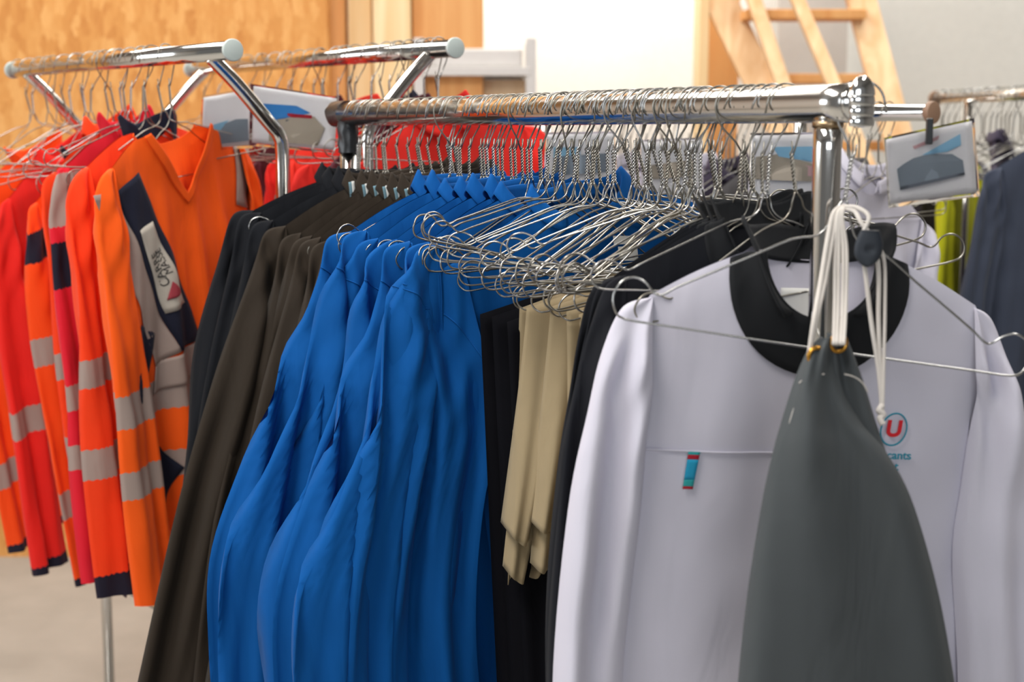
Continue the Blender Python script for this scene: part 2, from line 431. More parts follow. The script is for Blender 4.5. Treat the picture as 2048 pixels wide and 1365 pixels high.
# ================================================================== THE ROOM
def struct(o): o['kind'] = 'structure'; return o
struct(MB().box((-6, -3, -.05), (6, 9, 0)).build('floor', M['concrete'], smooth=False))
XW = at(655, 100, 5.4).x
struct(MB().box((-6, 5.4, 0), (XW, 5.5, 4.2)).build('wall_left', M['osb'], smooth=False))
struct(MB().box((-6, 7.2, 0), (6, 7.3, 4.2)).build('wall_back', M['wall'], smooth=False))
# the timber framed recess between the board wall and the white wall
for k, (p0, p1, mt) in enumerate(((640, 690, 'opine'), (692, 742, 'palepine'), (744, 822, 'palepine'), (822, 966, 'opine'))):
    a, c = at(p0, 90, 5.5).x, at(p1, 90, 5.5).x
    struct(bev(MB().box((a + .004, 5.5 + .03 * (k % 2), 0), (c, 5.62, 4.0)).build('trim_%d' % (k + 1), M[mt], smooth=False), .006))
a, c = at(1393, 90, 6.2).x, at(1411, 90, 6.2).x
struct(bev(MB().box((a, 6.1, 0), (c, 6.3, 4.0)).build('trim_5', M['palepine'], smooth=False)))
a, c = at(1411, 90, 6.5).x, at(1475, 90, 6.5).x
struct(MB().box((a, 6.45, 0), (c, 6.55, 4.0)).build('trim_6', M['opine'], smooth=False))
# grey partition panel behind the ladder
a, c = at(1552, 90, 6.9).x, at(1690, 90, 6.9).x
struct(MB().box((a, 6.85, 0), (c, 6.9, 2.55)).build('trim_7', plain('grey board', (.50, .47, .44), .8), smooth=False))

# loft ladder
def plank(mb, p, q, w, d):
    p, q = Vector(p), Vector(q); t = (q - p).normalized(); dep = Vector((0, 1, 0)); s_ = t.cross(dep).normalized(); dep = s_.cross(t)
    k = len(mb.v)
    for e in (p, q):
        for a_, b_ in ((-1, -1), (1, -1), (1, 1), (-1, 1)): mb.v.append(e + s_ * a_ * w / 2 + dep * b_ * d / 2)
    mb.f += [tuple(k + i for i in f) for f in ((0, 3, 2, 1), (4, 5, 6, 7), (0, 1, 5, 4), (1, 2, 6, 5), (2, 3, 7, 6), (3, 0, 4, 7))]
    return mb
def ext(p, q, Yp, Yq, k0, k1):
    a, b_ = at(*p, Yp), at(*q, Yq); d = b_ - a; return a + d * k0, a + d * k1
lad = empty('loft_ladder', at(1600, 150, 5.9) * 1); lad.location.z = 0
tag(lad, 'pale pine loft ladder leaning against the white back wall', 'ladder')
inv = Matrix.Translation(-lad.location)
def lp(name, p, q, Yp, Yq, w, d, mt='pine', k0=-.8, k1=3.2):
    a, b_ = ext(p, q, Yp, Yq, k0, k1)
    if a.z < 0: a = b_ + (a - b_) * (b_.z / (b_.z - a.z))
    if b_.z < .02: b_ = a + (b_ - a) * ((a.z - .02) / (a.z - b_.z))
    mb = plank(MB(), a, b_, w, d); mb.v = [inv @ v for v in mb.v]; bev(mb.build(name, M[mt], lad, smooth=False), .004)
lp('stringer', (1440, 0), (1525, 175), 6.15, 6.0, .125, .035)
lp('stringer', (1722, 0), (1772, 190), 6.05, 5.9, .115, .035)
lp('handrail', (1508, 0), (1568, 175), 5.95, 5.8, .055, .04)
lp('handrail', (1595, 0), (1668, 172), 5.75, 5.6, .05, .04)
for yy, xl, xr in ((-62, 1480, 1705), (32, 1480, 1728), (158, 1540, 1762), (290, 1600, 1800), (430, 1660, 1840), (580, 1720, 1880)):
    a = at(xl, yy, 6.1); b_ = at(xr, yy, 6.0)
    mb = MB().box((a.x, 5.95, a.z - .022), (b_.x, 6.12, a.z + .016)); mb.v = [inv @ v for v in mb.v]
    bev(mb.build('tread', M['opine'], lad, smooth=False), .004)

# storage shelf with white side sheet and boxes, far behind
sh = empty('storage_shelf', (at(930, 300, 5.5).x, 5.5, 0)); tag(sh, 'white steel storage shelf standing against the back wall', 'shelf')
X0, X1 = at(838, 100, 5.5).x, at(1062, 100, 5.5).x; zt = at(930, 96, 5.5).z; sx_ = sh.location.x
for x in (X0, X1):
    for yy in (0, .4):
        bev(MB().box((x - sx_ - .018, yy - .018, 0), (x - sx_ + .018, yy + .018, at(930, 76, 5.5).z)).build('upright', M['shelfw'], sh, smooth=False))
zb1 = at(930, 141, 5.5).z
for z in (zb1, 1.2, .65, .15):
    bev(MB().box((X0 - sx_, -.02, z - .02), (X1 - sx_, .42, z + .012)).build('shelf_board', M['shelfw'], sh, smooth=False))
z0 = at(930, 150, 5.5).z
tag(bev(MB().box((X0 + .03, 5.52, zb1 + .012), (X1 - .03, 5.88, zt)).build('storage_box', M['shelfw'], smooth=False), .01), 'low white box lying on the top of the storage shelf', 'box')
for i, (a_, b_) in enumerate(((846, 905), (926, 1050))):
    xa, xb = at(a_, 200, 5.56).x, at(b_, 200, 5.56).x
    tag(bev(MB().box((xa, 5.56, 1.212), (xb, 5.86, zb1 - .03)).build('cardboard_box', M['cardboard'], smooth=False), .008), ['narrow brown cardboard box at the left on the storage shelf', 'wide brown cardboard box at the right on the storage shelf'][i], 'box')

# ceiling lamps (behind and above the camera view)
struct(MB().box((-6, -3, 4.2), (6, 9, 4.25)).build('ceiling', M['dim'], smooth=False))
struct(MB().box((-6.1, -3, 0), (-6, 9, 4.2)).build('wall_far_left', M['wall'], smooth=False))
struct(MB().box((6, -3, 0), (6.1, 9, 4.2)).build('wall_right', M['dim'], smooth=False))

# ================================================================== MAIN RACK
near = at(1690, 208, 1.64); far = at(682, 231, 2.78); zr = 1.600; near.z = far.z = zr
RA = Rail(near, far); D = RA.dir
YW = math.atan2(-D.x, D.y)   # local x = perpendicular to the rail
def railframe(p): return Matrix.Translation(p) @ Matrix.Rotation(YW, 4, 'Z')
rack = empty('garment_rack', (near.x, near.y, 0)); rack.rotation_euler = (0, 0, YW)
tag(rack, 'long chrome garment rack in front, pitted rail crowded with wire hangers', 'clothes rack')
bpy.context.view_layer.update()
LN = RA.len
rr_ = .021
MB().tube([(0, -.012, zr), (0, .02, zr), (0, LN * .5, zr - .0015), (0, LN, zr)], rr_, 28).build('rail', M['railchrome'], rack)
ty = .026
MB().tube([(0, ty, zr - .018), (0, ty, zr - .05), (0, ty, .02)], .0157, 24).build('post', M['chrome'], rack)
MB().tube([(0, LN - .03, zr - .018), (0, LN - .03, .02)], .0157, 24).build('post', M['chrome'], rack)
MB().tube([(0, ty, zr - .0195), (0, ty, zr - .026)], .0172, 24).build('weld_collar', chrome('rusty weld', (.35, .25, .15), .35, 1.0), rack)
for yy in (ty, LN - .03):
    MB().tube([(-.28, yy, .03), (.28, yy, .03)], .0157, 16).build('foot', M['chrome'], rack)
MB().tube([(0, ty, .18), (0, LN - .03, .18)], .0125, 16).build('lower_rail', M['chrome'], rack)
# ribbed end plug
def plug(u, v):
    a = 2 * PI * u; z = -.026 + .055 * v
    if v > .62: r = math.sqrt(max(0, 1 - ((v - .62) / .38) ** 2)) * 1.04
    else: r = .90 + .13 * abs(sin(PI * v / .62 * 3)) ** .6
    if v < .02: r *= v / .02
    return (.0155 * r * cos(a), -.026 + .0095 * r * sin(a), zr + z), (u, v)
mb = MB(); mb.grid(plug, 40, 90, closeu=True); mb.build('end_plug', chrome('polished plug', (.92, .93, .93), .12), rack)
MB().tube([(0, -.012, zr), (0, -.018, zr)], .0185, 28).build('plug_neck', M['chrome'], rack)
# tape wrapped round the far corner
mb = MB()
def tape(u, v):
    a = 2 * PI * u; r = .0235 + .0022 * noise.noise(Vector((cos(a) * 2, sin(a) * 2, v * 6)))
    return (r * cos(a), LN - .012 + .05 * (v - .35), zr + r * sin(a)), (u, v)
mb.grid(tape, 30, 6, closeu=True)
def tape2(u, v):
    a = 2 * PI * u; r = .0185 + .003 * noise.noise(Vector((cos(a) * 2, sin(a) * 2, v * 6 + 5)))
    return (r * cos(a), LN - .03 + r * sin(a), zr - .012 - .058 * v), (u, v)
mb.grid(tape2, 30, 8, closeu=True); mb.build('wrapped_tape', M['rubbish'], rack)

# ---- garment groups
def corner(px, hookpx, yaw0=YW, tip=(-.222, 0, -.200), **kw):
    P = RA.pt(RA.t_at(hookpx)); P = Vector(P); return P, solve(P, tip, px, yaw0, **kw)
ordn = ['first', 'second', 'third', 'fourth', 'fifth', 'sixth', 'seventh', 'eighth', 'ninth', 'tenth']
used_hooks = []
LOG = []
# sleeve silhouettes
bro_out = [(-.185, -.178), (-.222, -.190), (-.262, -.27), (-.325, -.43), (-.410, -.64), (-.515, -.94)]
bro_in = [(-.185, -.178), (-.183, -.27), (-.180, -.38), (-.225, -.50), (-.300, -.68), (-.395, -.99)]
bla_out = [(-.185, -.178), (-.222, -.190), (-.250, -.27), (-.275, -.43), (-.295, -.60), (-.31, -.80)]
bla_in = [(-.185, -.178), (-.183, -.27), (-.180, -.38), (-.200, -.50), (-.215, -.62), (-.225, -.82)]
blu_out = [(-.185, -.178), (-.222, -.190), (-.255, -.26), (-.300, -.38), (-.385, -.53), (-.430, -.66), (-.440, -.80), (-.435, -1.0)]
blu_in = [(-.185, -.178), (-.183, -.26), (-.180, -.36), (-.190, -.42), (-.225, -.53), (-.260, -.66), (-.275, -.80), (-.280, -1.0)]
def workcoat(kind, seed, mat, out, inn, hem=-.98, **kw):
    s = Shirt(seed=seed, hem=-.80 if kind == 'black' else hem, slout=out, slin=inn, **kw)
    e = empty('work_jacket'); s.body(mat, e)
    s.sleeve(-1, mat, e); s.sleeve(1, mat, e)
    if kind == 'blue':
        for v_ in (.30,): MB().tube([Vector(s.sleevept(-1, u / 24, v_ - .03 * sin(PI * u / 24), True)[0]) + Vector((0, -.0006, 0)) for u in range(25)], .0010, 5).build('shoulder_seam', mat, e)
        MB().tube([Vector(s.sleevept(-1, .02, .02 + .3 * u / 24, True)[0]) + Vector((0, -.001, 0)) for u in range(25)], .0010, 5).build('armhole_seam', mat, e)
    s.collar(mat, e, h=.024 + .012 * R.random(), gap=R.uniform(.2, .55), fold=True)
    if kind == 'brown':
        # pale blue and white tape loop at the neck seam
        t = MB(); 
        for sd, k in ((-1, 0),):
            t.grid(lambda u, v: ((-.066 - .005 * u, s.y(-.07, s.zn - .03) - .004 - .002 * sin(PI * v), s.ztop(-.07, True) + .010 - .030 * v), (u, v)), 3, 8)
        o = thick(t.build('neck_tape', M['lblue'], e), .0012); o['label'] = 'pale blue neck tape'
        t = MB().grid(lambda u, v: ((-.061 - .005 * u, s.y(-.07, s.zn - .03) - .0045 - .002 * sin(PI * v), s.ztop(-.07, True) + .011 - .030 * v), (u, v)), 2, 8)
        o = thick(t.build('neck_tape_edge', M['label'], e), .0012)
    return s, e
brown_hooks = [(763, (516, 500)), (782, (545, 517)), (803, (565, 528)), (822, (590, 520)), (842, (612, 530)), (862, (632, 540)), (884, (648, 552))]
black_hooks = [(722, (447, 458)), (735, (466, 463)), (748, (492, 478))]
blue_hooks = [(912, (657, 494)), (938, (688, 492)), (962, (711, 512)), (992, (750, 512)), (1018, (774, 516)), (1052, (813, 520)), (1076, (826, 524)), (1130, (863, 585))]
protos = {}
for kind, mat, hooks, out, inn, kws in (('black', 'black', black_hooks, bla_out, bla_in, dict(T=.009, Th=.012, A=.010)),
                                     ('brown', 'brown', brown_hooks, bro_out, bro_in, dict(T=.009, Th=.013, A=.018, sA=.012)),
                                     ('blue', 'blue', blue_hooks, blu_out, blu_in, dict(T=.010, Th=.015, A=.024, sT=.015, sA=.014))):
    ps = []
    nvar = 2 if kind == 'black' else 3 if kind == 'brown' else 4
    for i, (hp, tp) in enumerate(hooks):
        if i < nvar:
            o2 = [(x + R.uniform(-.012, .012) * (j > 1), z) for j, (x, z) in enumerate(out)]
            i2 = [(x + R.uniform(-.006, .006) * (j > 2), z) for j, (x, z) in enumerate(inn)]
            s, e = workcoat(kind, 100 + i, M[mat], o2, i2, **kws, bend=.02 + .01 * R.random()); ps.append(e)
            # neighbours share the phase of the big folds so that they nest
        else: e = copy_tree(ps[i % nvar])
        P, (err, ya, ro) = corner(tp, hp)
        if kind != 'blue' or i < 7: pass
        LOG.append((kind, i, round(math.degrees(ya - YW), 1), round(math.degrees(ro), 1), round(err)))
        place(e, P, ya, ro); used_hooks.append((hp, ya, ro))
        nm = {'black': 'from the taped far end of the rail', 'brown': 'counted from the black ones', 'blue': 'counted from the brown ones'}[kind]
        desc = {'black': 'black work jacket', 'brown': 'dark brown work jacket', 'blue': 'royal blue work jacket'}[kind]
        if i == len(hooks) - 1: nm = {'black': 'nearest the brown ones', 'brown': 'right beside the blue ones', 'blue': 'nearest the camera, beside the beige aprons'}[kind]
        tag(e, '%s %s, %s' % ((ordn[i] + ' ' if i < len(hooks) - 1 else '') + desc, 'on the front rack', nm), 'jacket', desc + 's on the front rack')
        h = hang(P, ya, ro, 'wire hanger inside the %s %s' % (ordn[i], desc) + (' from the far end' if kind != 'blue' else ' counted from the brown ones'), 'hangers inside the jackets on the front rack', mesh=HM_in[i % 2])
print(LOG)

cam_d = bpy.data.cameras.new('camera'); cam = bpy.data.objects.new('camera', cam_d); C.objects.link(cam)
cam.location = (0, 0, CAMZ); cam.rotation_euler = (PI / 2 - PITCH, 0, 0)
cam_d.sensor_width = 36; cam_d.lens = F / 2048 * 36; cam_d.clip_start = .05
cam_d.dof.use_dof = True; cam_d.dof.focus_distance = 2.12; cam_d.dof.aperture_fstop = 4.5
bpy.context.scene.camera = cam
# ---- hangers of the crowd on the front rail
def yaw_near(px):
    best = min(used_hooks, key=lambda h: abs(h[0] - px)); return best[1], best[2]
def segname(px):
    return 'far taped end' if px < 800 else 'far half' if px < 1050 else 'middle' if px < 1300 else 'near half' if px < 1500 else 'near end'
px = 716
while px < 1105:
    if min(abs(px - h[0]) for h in used_hooks) > 3:
        ya, ro = yaw_near(px)
        hang(RA.pt(RA.t_at(px)), ya + R.uniform(-.03, .03), ro + R.uniform(-.02, .02), 'wire hanger wedged between the jackets at the %s of the front rail' % segname(px), 'hangers wedged between jackets, ' + segname(px))
    px += R.uniform(13, 24)
# empty hangers whose left ends swing out over the blue jackets
for i, (hp, tp) in enumerate([(905, (676, 470)), (1112, (852, 420)), (1128, (828, 448)), (1150, (850, 452)), (1168, (861, 462)), (1180, (835, 520)), (1196, (850, 512))]):
    P = RA.pt(RA.t_at(hp)); er, ya, ro = solve(P, (-.2095, 0, -.199), tp, YW)
    lab = 'wire hanger poking out alone over the dark brown jackets' if i == 0 else 'empty wire hanger, %s of the bundle reaching left over the blue jackets' % ordn[i - 1]
    hang(P, ya, ro, lab, 'empty hangers over the blue jackets' if i else None)
tips = [(925, 548), (900, 590), (965, 559), (978, 589), (1009, 565), (1023, 571), (1047, 571), (1009, 638), (1038, 603), (1060, 612), (1080, 618), (1094, 624), (1102, 600), (1111, 640), (1150, 600), (1182, 624), (1130, 560), (1205, 640)]
beige_h = []
for i, tp in enumerate(tips):
    hp = tp[0] + (215 if i in (7, 8, 9, 11, 13, 15) else 258) + R.uniform(-8, 8)
    P = RA.pt(RA.t_at(hp)); er, ya, ro = solve(P, (-.2095, 0, -.199), tp, YW, ry=.75, rr=.38, reg=60, regr=60)
    if i in (7, 8, 9, 11, 13, 15): beige_h.append((P, ya, ro))
    hang(P, ya, ro, 'wire hanger with its left end in the tangle above the beige aprons', 'hangers tangled above the beige aprons')
px = 1118
while px < 1555:
    kk = ss(1360, 1480, px)
    hang(RA.pt(RA.t_at(px)), YW + R.gauss(-.02, .10 - .07 * kk) - .22 * kk, R.gauss(-.02, .04 - .02 * kk) + .06 * kk, 'empty wire hanger in the crowd on the %s of the front rail' % segname(px), 'empty hangers, ' + segname(px) + ' of the front rail')
    px += (14 if px < 1330 else 0) + R.choice((13, 18, 26, 40, 50)) * (1 if px < 1450 else 1.1)
# a few hanging crosswise with the right arm toward the back
for hp in (1240, 1300, 1345, 1390):
    hang(RA.pt(RA.t_at(hp)), YW - R.uniform(.5, .9), R.uniform(.05, .15), 'empty wire hanger twisted crosswise near the middle of the front rail', 'hangers twisted crosswise on the front rail')

# ---- beige aprons folded over the hangers
def apron_beige(seed, xl, xr, zb, lean, mat, w2, sh=0):
    q = random.Random(seed); p = [q.uniform(0, 6) for _ in range(4)]
    e = empty('folded_apron')
    def fn(u, v, front):
        zt_ = HN - .116
        x0 = xl + (xr - xl) * u; x1 = xl + lean + (xr - xl) * w2 * u
        k = v ** 1.2; x = x0 + (x1 - x0) * k
        z = zt_ + .004 - (zb_ + .035 * sin(u * 4 + p[0])) * v
        x += sh * (zt_ - z)
        A = .018 * k ** .7
        y = A * (sin(u * 15 + p[1] + 1.5 * v) + .5 * sin(u * 31 + p[2]))
        T = (.006 + .010 * k) * (math.sqrt(max(0, 1 - (1 - min(1, v * 30)) ** 2)) if v < .034 else 1) * (max(0, 4 * u * (1 - u)) ** .3 + .05)
        return (x, y + (-T if front else T), z), (u, v)
    for front, dl in ((True, 0), (False, .06)):
        zb_ = zb + dl
        o = MB().grid(lambda u, v: fn(u, v, front), 40, 36).build('front_panel' if front else 'back_panel', mat, e); thick(o, .0012)
    return e
for i, (P, ya, ro) in enumerate(beige_h):
    xl, xr, zb, lean, w2 = [(-.205, -.03, .30, -.035, .75), (-.205, .0, .27, -.045, .45), (-.19, .04, .25, -.04, .5), (-.19, .06, .27, -.02, .40), (-.19, .08, .31, .03, .4), (-.17, .12, .30, .03, .6)][i]
    e = apron_beige(30 + i, xl, xr, zb, lean, M['beige'], w2, math.tan(ro) * .85); place(e, P, ya, ro)
    tag(e, ['beige apron folded over a hanger, closest to the blue jackets', 'beige apron with slanting hem, second from the blue jackets', 'beige apron in the middle of the row, third from the blue jackets', 'beige apron fourth from the blue jackets on the front rack', 'beige apron with grey care label, second from the black jackets', 'wide beige apron hanging right against the black jackets'][i], 'apron', 'beige aprons on the front rack')
    bpy.context.view_layer.update()
    if i == 4:
        o = thick(MB().grid(lambda u, v: ((-.135 + .022 * u + .022 * v, -.028 - .01 * v, -.30 - .055 * v + .01 * u), (u, v)), 3, 6).build('care_label', M['greylabel'], e), .001); o['label'] = 'grey printed care label'
        text_mesh('lettering', 'MULLIEZ', .0085, M['ink'], o, Matrix.Translation((-.112, -.036, -.325)) @ Matrix.Rotation(math.radians(-68), 4, 'Y') @ Matrix.Rotation(PI / 2, 4, 'X'))
    if i in (1, 3):
        # black waist ties hanging in a loop
        o = MB(); pts = [(-.15 + lean, -.01, -.48), (-.165, -.015, -.70), (-.16, -.02, -.82), (-.14, -.02, -.90), (-.115, -.02, -.905), (-.10, -.015, -.84), (-.105, -.01, -.70), (-.12, 0, -.47)]
        if i == 3: pts = [(x + .03, y, z + .02) for x, y, z in pts]
        pts = [(x + math.tan(ro) * .85 * (-.216 - z), y, z) for x, y, z in pts]
        def tie(u, v):
            c_ = catmull(pts, v); return (c_[0] + (u - .5) * .016, c_[1] + (u - .5) * .016 * sin(v * 7), c_[2]), (u, v)
        o.grid(tie, 3, 60); ob = thick(o.build('waist_tie', M['strap'], e), .0015); ob['label'] = 'black webbing tie'
# dark aprons behind the beige ones
for i, (P, ya, ro) in enumerate(beige_h[1:4]):
    e = apron_beige(50 + i, -.225, .10, .66, -.01, M['inkblack'], .9, math.tan(ro) * .8); place(e, P + D * .095 - Vector((-.004, 0, .012)), ya, ro)
    tag(e, ['long black apron hanging behind the beige aprons, nearest the blue jackets', 'long black apron hanging behind the middle beige apron', 'long black apron hanging behind the beige aprons, nearest the black jackets'][i], 'apron', 'black aprons behind the beige ones')

# ---- black jackets behind the white one, and the white one
w_out = [(-.170, -.190), (-.200, -.202), (-.222, -.250), (-.240, -.308), (-.266, -.411), (-.292, -.600), (-.300, -.80)]
w_in = [(-.170, -.190), (-.172, -.25), (-.176, -.308), (-.186, -.42), (-.196, -.50), (-.207, -.60), (-.215, -.80)]
r_out = [(-.170, -.190), (-.192, -.203), (-.210, -.250), (-.226, -.300), (-.250, -.411), (-.275, -.600), (-.28, -.80)]
r_in = [(-.170, -.190), (-.170, -.25), (-.172, -.30), (-.165, -.38), (-.158, -.46), (-.17, -.60), (-.18, -.80)]
PW = at(1722, 208, 1.640); PW.z = zr
for i, (hp, tp, y0) in enumerate(((1484, (1158, 606), .26), (1504, (1170, 602), .25), (1524, (1182, 598), .24))):
    s = Shirt(seed=200 + i, hem=-.84, slout=[(x - .022, z) for x, z in w_out], slin=[(x - .022, z) for x, z in w_in], nw=.06, zn=-.128, zs=-.190, sx=.192, T=.008, Th=.010, A=.006, sT=.010, bend=.01, fd=.06)
    e = empty('work_jacket'); s.body(M['charcoal'], e); s.sleeve(-1, M['charcoal'], e); s.sleeve(1, M['charcoal'], e); s.collar(M['band'], e, h=.030); s.neckband(M['band'], e)
    P = RA.pt(RA.t_at(hp)); er, ya, ro = solve(P, (-.190, 0, -.200), tp, y0, ry=.06, rr=.20, reg=200)
    LOG.append(('cb', i, ya, ro, er)); place(e, P, ya, ro); e.scale = (.86, .8, 1)
    tag(e, ['charcoal jacket with black collar, hindmost behind the white jacket', 'charcoal jacket with black collar, middle one behind the white jacket', 'charcoal jacket with black collar, directly behind the white jacket'][i], 'jacket', 'charcoal jackets behind the white one')
    hang(P, ya, ro, ['wire hanger inside the hindmost charcoal jacket', 'wire hanger inside the middle charcoal jacket', 'wire hanger inside the charcoal jacket directly behind the white one'][i], mesh=HM_in[0]).scale = (.86, .9, 1)
print(LOG[-3:])
wl_out = [(x + .10 * max(0, -z - .22), z) for x, z in w_out]; wl_in = [(x + .07 * max(0, -z - .22), z) for x, z in w_in]
r_out = [(x - .05 * max(0, -z - .22), z) for x, z in r_out]; r_in = [(x - .04 * max(0, -z - .22), z) for x, z in r_in]
s = Shirt(seed=12, hem=-.84, hw=.20, slout=wl_out, slin=wl_in, slout_r=r_out, slin_r=r_in, nw=.060, zn=-.134, zs=-.188, sx=.172, T=.012, Th=.018, A=.014, k=21, sT=.020, bend=.02, fd=.072, bd=.014, ry=.034)
WJ = empty('white_jacket'); e = WJ
tag(e, 'white work jacket with black collar band hanging at the near end of the rack', 'jacket')
s.body(M['white'], e); s.sleeve(-1, M['white'], e); s.sleeve(1, M['white'], e)
s.neckband(M['band'], e, w=.062, bw=.2, th=.003)
s.collar(M['band'], e, h=.036, flare=.020, gap=.55, th=.003)
WO = at(1657, 208, 1.708); WO.z = zr - .018
place(e, WO, math.radians(7.0), math.radians(2.6)); e.scale = (1.12, 1.085, 1.085)
def facing(s, x, z, off): return (x, s.y(x, z, True) - off, z)
# inside back label
o = thick(MB().grid(lambda u, v: ((-.030 + .045 * u, s.y(-.030 + .045 * u, -.185 - .035 * v, False) - .004, -.178 - .038 * v), (u, v)), 6, 6).build('neck_label', M['label'], e), .0008); o['label'] = 'white size label inside the neck'
text_mesh('lettering', 'MULLIEZ', .007, M['ink'], o, Matrix.Translation((-.012, s.y(-.01, -.20, False) - .0056, -.205)) @ Matrix.Rotation(PI / 2, 4, 'X'))
# breast pocket seam, ribbon and embroidered logo
o = s.patch('pocket_seam', [(-.178, -.348), (-.03, -.350), (-.03, -.3525), (-.178, -.3505)], M['white'], e, off=.0016, nu=40, nv=1, th=.0012)
for nm, z0, z1, mt, lab in (('ribbon_tag', -.350, -.353, 'green', 'green'), ('ribbon_tag', -.353, -.358, 'redband', 'dark red'), ('ribbon_tag', -.358, -.380, 'tealband', 'turquoise'), ('ribbon_tag', -.380, -.387, 'green', 'green'), ('ribbon_tag', -.387, -.390, 'redband', 'dark red')):
    xo = lambda z: -.121 + (z + .350) * .10
    o = s.patch(nm, [(xo(z0) - .0058 + (z0 + .35) * -.01, z0), (xo(z0) + .0062 + (z0 + .35) * .03, z0), (xo(z1) + .0062 + (z1 + .35) * .03, z1), (xo(z1) - .0058 + (z1 + .35) * -.01, z1)], M[mt], e, off=.004, nu=3, nv=5); o['label'] = lab + ' stripe of the pocket ribbon'
cx, cz = .089, -.322
mb = MB()
def ring(u, v):
    a = 2 * PI * u; r = 1 + .10 * (v - .5); x = cx + .0140 * r * cos(a) * .98 + .002 * sin(a); z = cz + .0172 * r * sin(a)
    return (x, s.y(x, z, True) - .003, z), (u, v)
o = thick(mb.grid(ring, 48, 2, closeu=True).build('logo_ring', M['teal'], e), .0008); o['label'] = 'teal embroidered oval ring'
def conform(o, off=.003):
    for v in o.data.vertices: v.co.y = s.y(v.co.x, v.co.z, True) - off + v.co.y
def stxt(nm, t, sz, mt, x, z, shear=0, bold=0):
    o = text_mesh(nm, t, sz, mt, e, Matrix.Translation((x, 0, z)) @ Matrix.Rotation(PI / 2, 4, 'X'), shear, .0003, bold); conform(o); return o
stxt('logo_letter', 'U', .024, M['redink'], cx - .0005, cz, .12, .0008)['label'] = 'red letter U'
stxt('logo_lettering', 'commerçants', .0125, M['teal'], .075, -.3500, 0, .0002)['label'] = 'teal lettering'
stxt('logo_lettering', 'autrement', .0125, M['teal'], .0700, -.3620, 0, .0002)['label'] = 'teal lettering'
hw_ = hang(PW, 0.0, 0, 'wire hanger with long crossbar lying on the chest of the white jacket', mesh=HM_big)
hw_.matrix_world = Matrix.Translation(PW) @ Matrix.Rotation(math.radians(4.0), 4, 'Z') @ Matrix.Rotation(math.radians(8.8), 4, 'Y') @ Matrix.Rotation(math.radians(-3), 4, 'X') @ Matrix.Diagonal((1.11, 1.05, 1.05, 1))
P = RA.pt(RA.t_at(1572)); er, ya, ro = solve(P, (.2095, 0, -.199), (1922, 492), .1, rr=.3)
hang(P, ya, ro, 'empty wire hanger whose right end sticks out past the white jacket collar', mesh=HM[4])

# ---- slate grey apron tied to the post
AY = 1.545
A0 = at(1665, 690, AY)
AP = empty('hanging_apron', A0); tag(AP, 'slate grey canvas apron hung by its white cords in front of the white jacket', 'apron')
def loc(px, py, Y=AY): 
    p = at(px, py, Y) - A0; return p
rows = [(676, 1640, 1662), (700, 1617, 1666), (750, 1594, 1676), (800, 1577, 1694), (850, 1562, 1726), (900, 1548, 1768), (1000, 1526, 1822), (1180, 1497, 1874), (1365, 1477, 1908), (1560, 1465, 1936)]
def apr(u, v, side):
    y, l, r = catmull([(float(a), float(b), float(c_)) for a, b, c_ in rows], v)
    k = ss(0, .9, v)
    px_ = l + (r - l) * (.5 - .5 * cos(PI * u)) if True else 0
    dep = (.010 + .045 * k) * sin(PI * u) ** .8
    fold = (.010 * ss(0, .25, v)) * (sin(u * 9 + 1.2 + v * 2) * .8 + .5 * sin(u * 17 - v * 4)) * sin(PI * u) ** .5
    fold += .012 * math.exp(-((u - .62 + .35 * v) / .10) ** 2) * ss(.0, .12, v) * (1 - ss(.3, .75, v)) * -1
    yy = -dep + fold if side else dep * .35 + .012
    p = at(px_, y, AY + yy) - A0
    return tuple(p), (u, v)
mb = MB(); mb.grid(lambda u, v: apr(u, v, True), 44, 56); thick(mb.build('front_panel', M['apron'], AP), .0014)
mb = MB(); mb.grid(lambda u, v: apr(u, v, False), 24, 40); thick(mb.build('back_panel', M['apron'], AP), .0014)
# the folded top: a dark inner gusset and the corner with the brass eyelet
rows2 = [(668, 1660, 1692), (720, 1654, 1712), (780, 1650, 1732), (850, 1655, 1752), (920, 1690, 1776)]
def gus(u, v):
    y, l, r = catmull([(float(a), float(b), float(c_)) for a, b, c_ in rows2], v)
    p = loc(l + (r - l) * u, y); return (p.x, .012 - .012 * sin(PI * u) - .012 * v - .008 * sin(u * 9), p.z), (u, v)
thick(MB().grid(gus, 16, 24).build('corner_flap', M['apron'], AP), .0014)
def eyelet(px_, py_, yy):
    p = loc(px_, py_); pts = [(p.x + .0085 * cos(a), yy + .002 * cos(a), p.z + .0085 * sin(a)) for a in [2 * PI * i / 24 for i in range(24)]]
    MB().tube(pts, .0024, 8, closed=True).build('eyelet', M['brass'], AP)['label'] = 'brass eyelet'
eyelet(1675, 686, -.004); eyelet(1627, 708, -.016)
# stitching
for pp in ([(1590, 760), (1600, 752), (1618, 745), (1640, 742)], [(1680, 742), (1700, 748), (1716, 760), (1726, 778)], [(1600, 775), (1580, 810), (1566, 860)]):
    P3 = [tuple(loc(a, b_) + Vector((0, -.022, 0))) for a, b_ in pp]
    curve_tube(P3, .0006, 'stitching', M['cord'], AP, 5, 6)['label'] = 'white stitching'
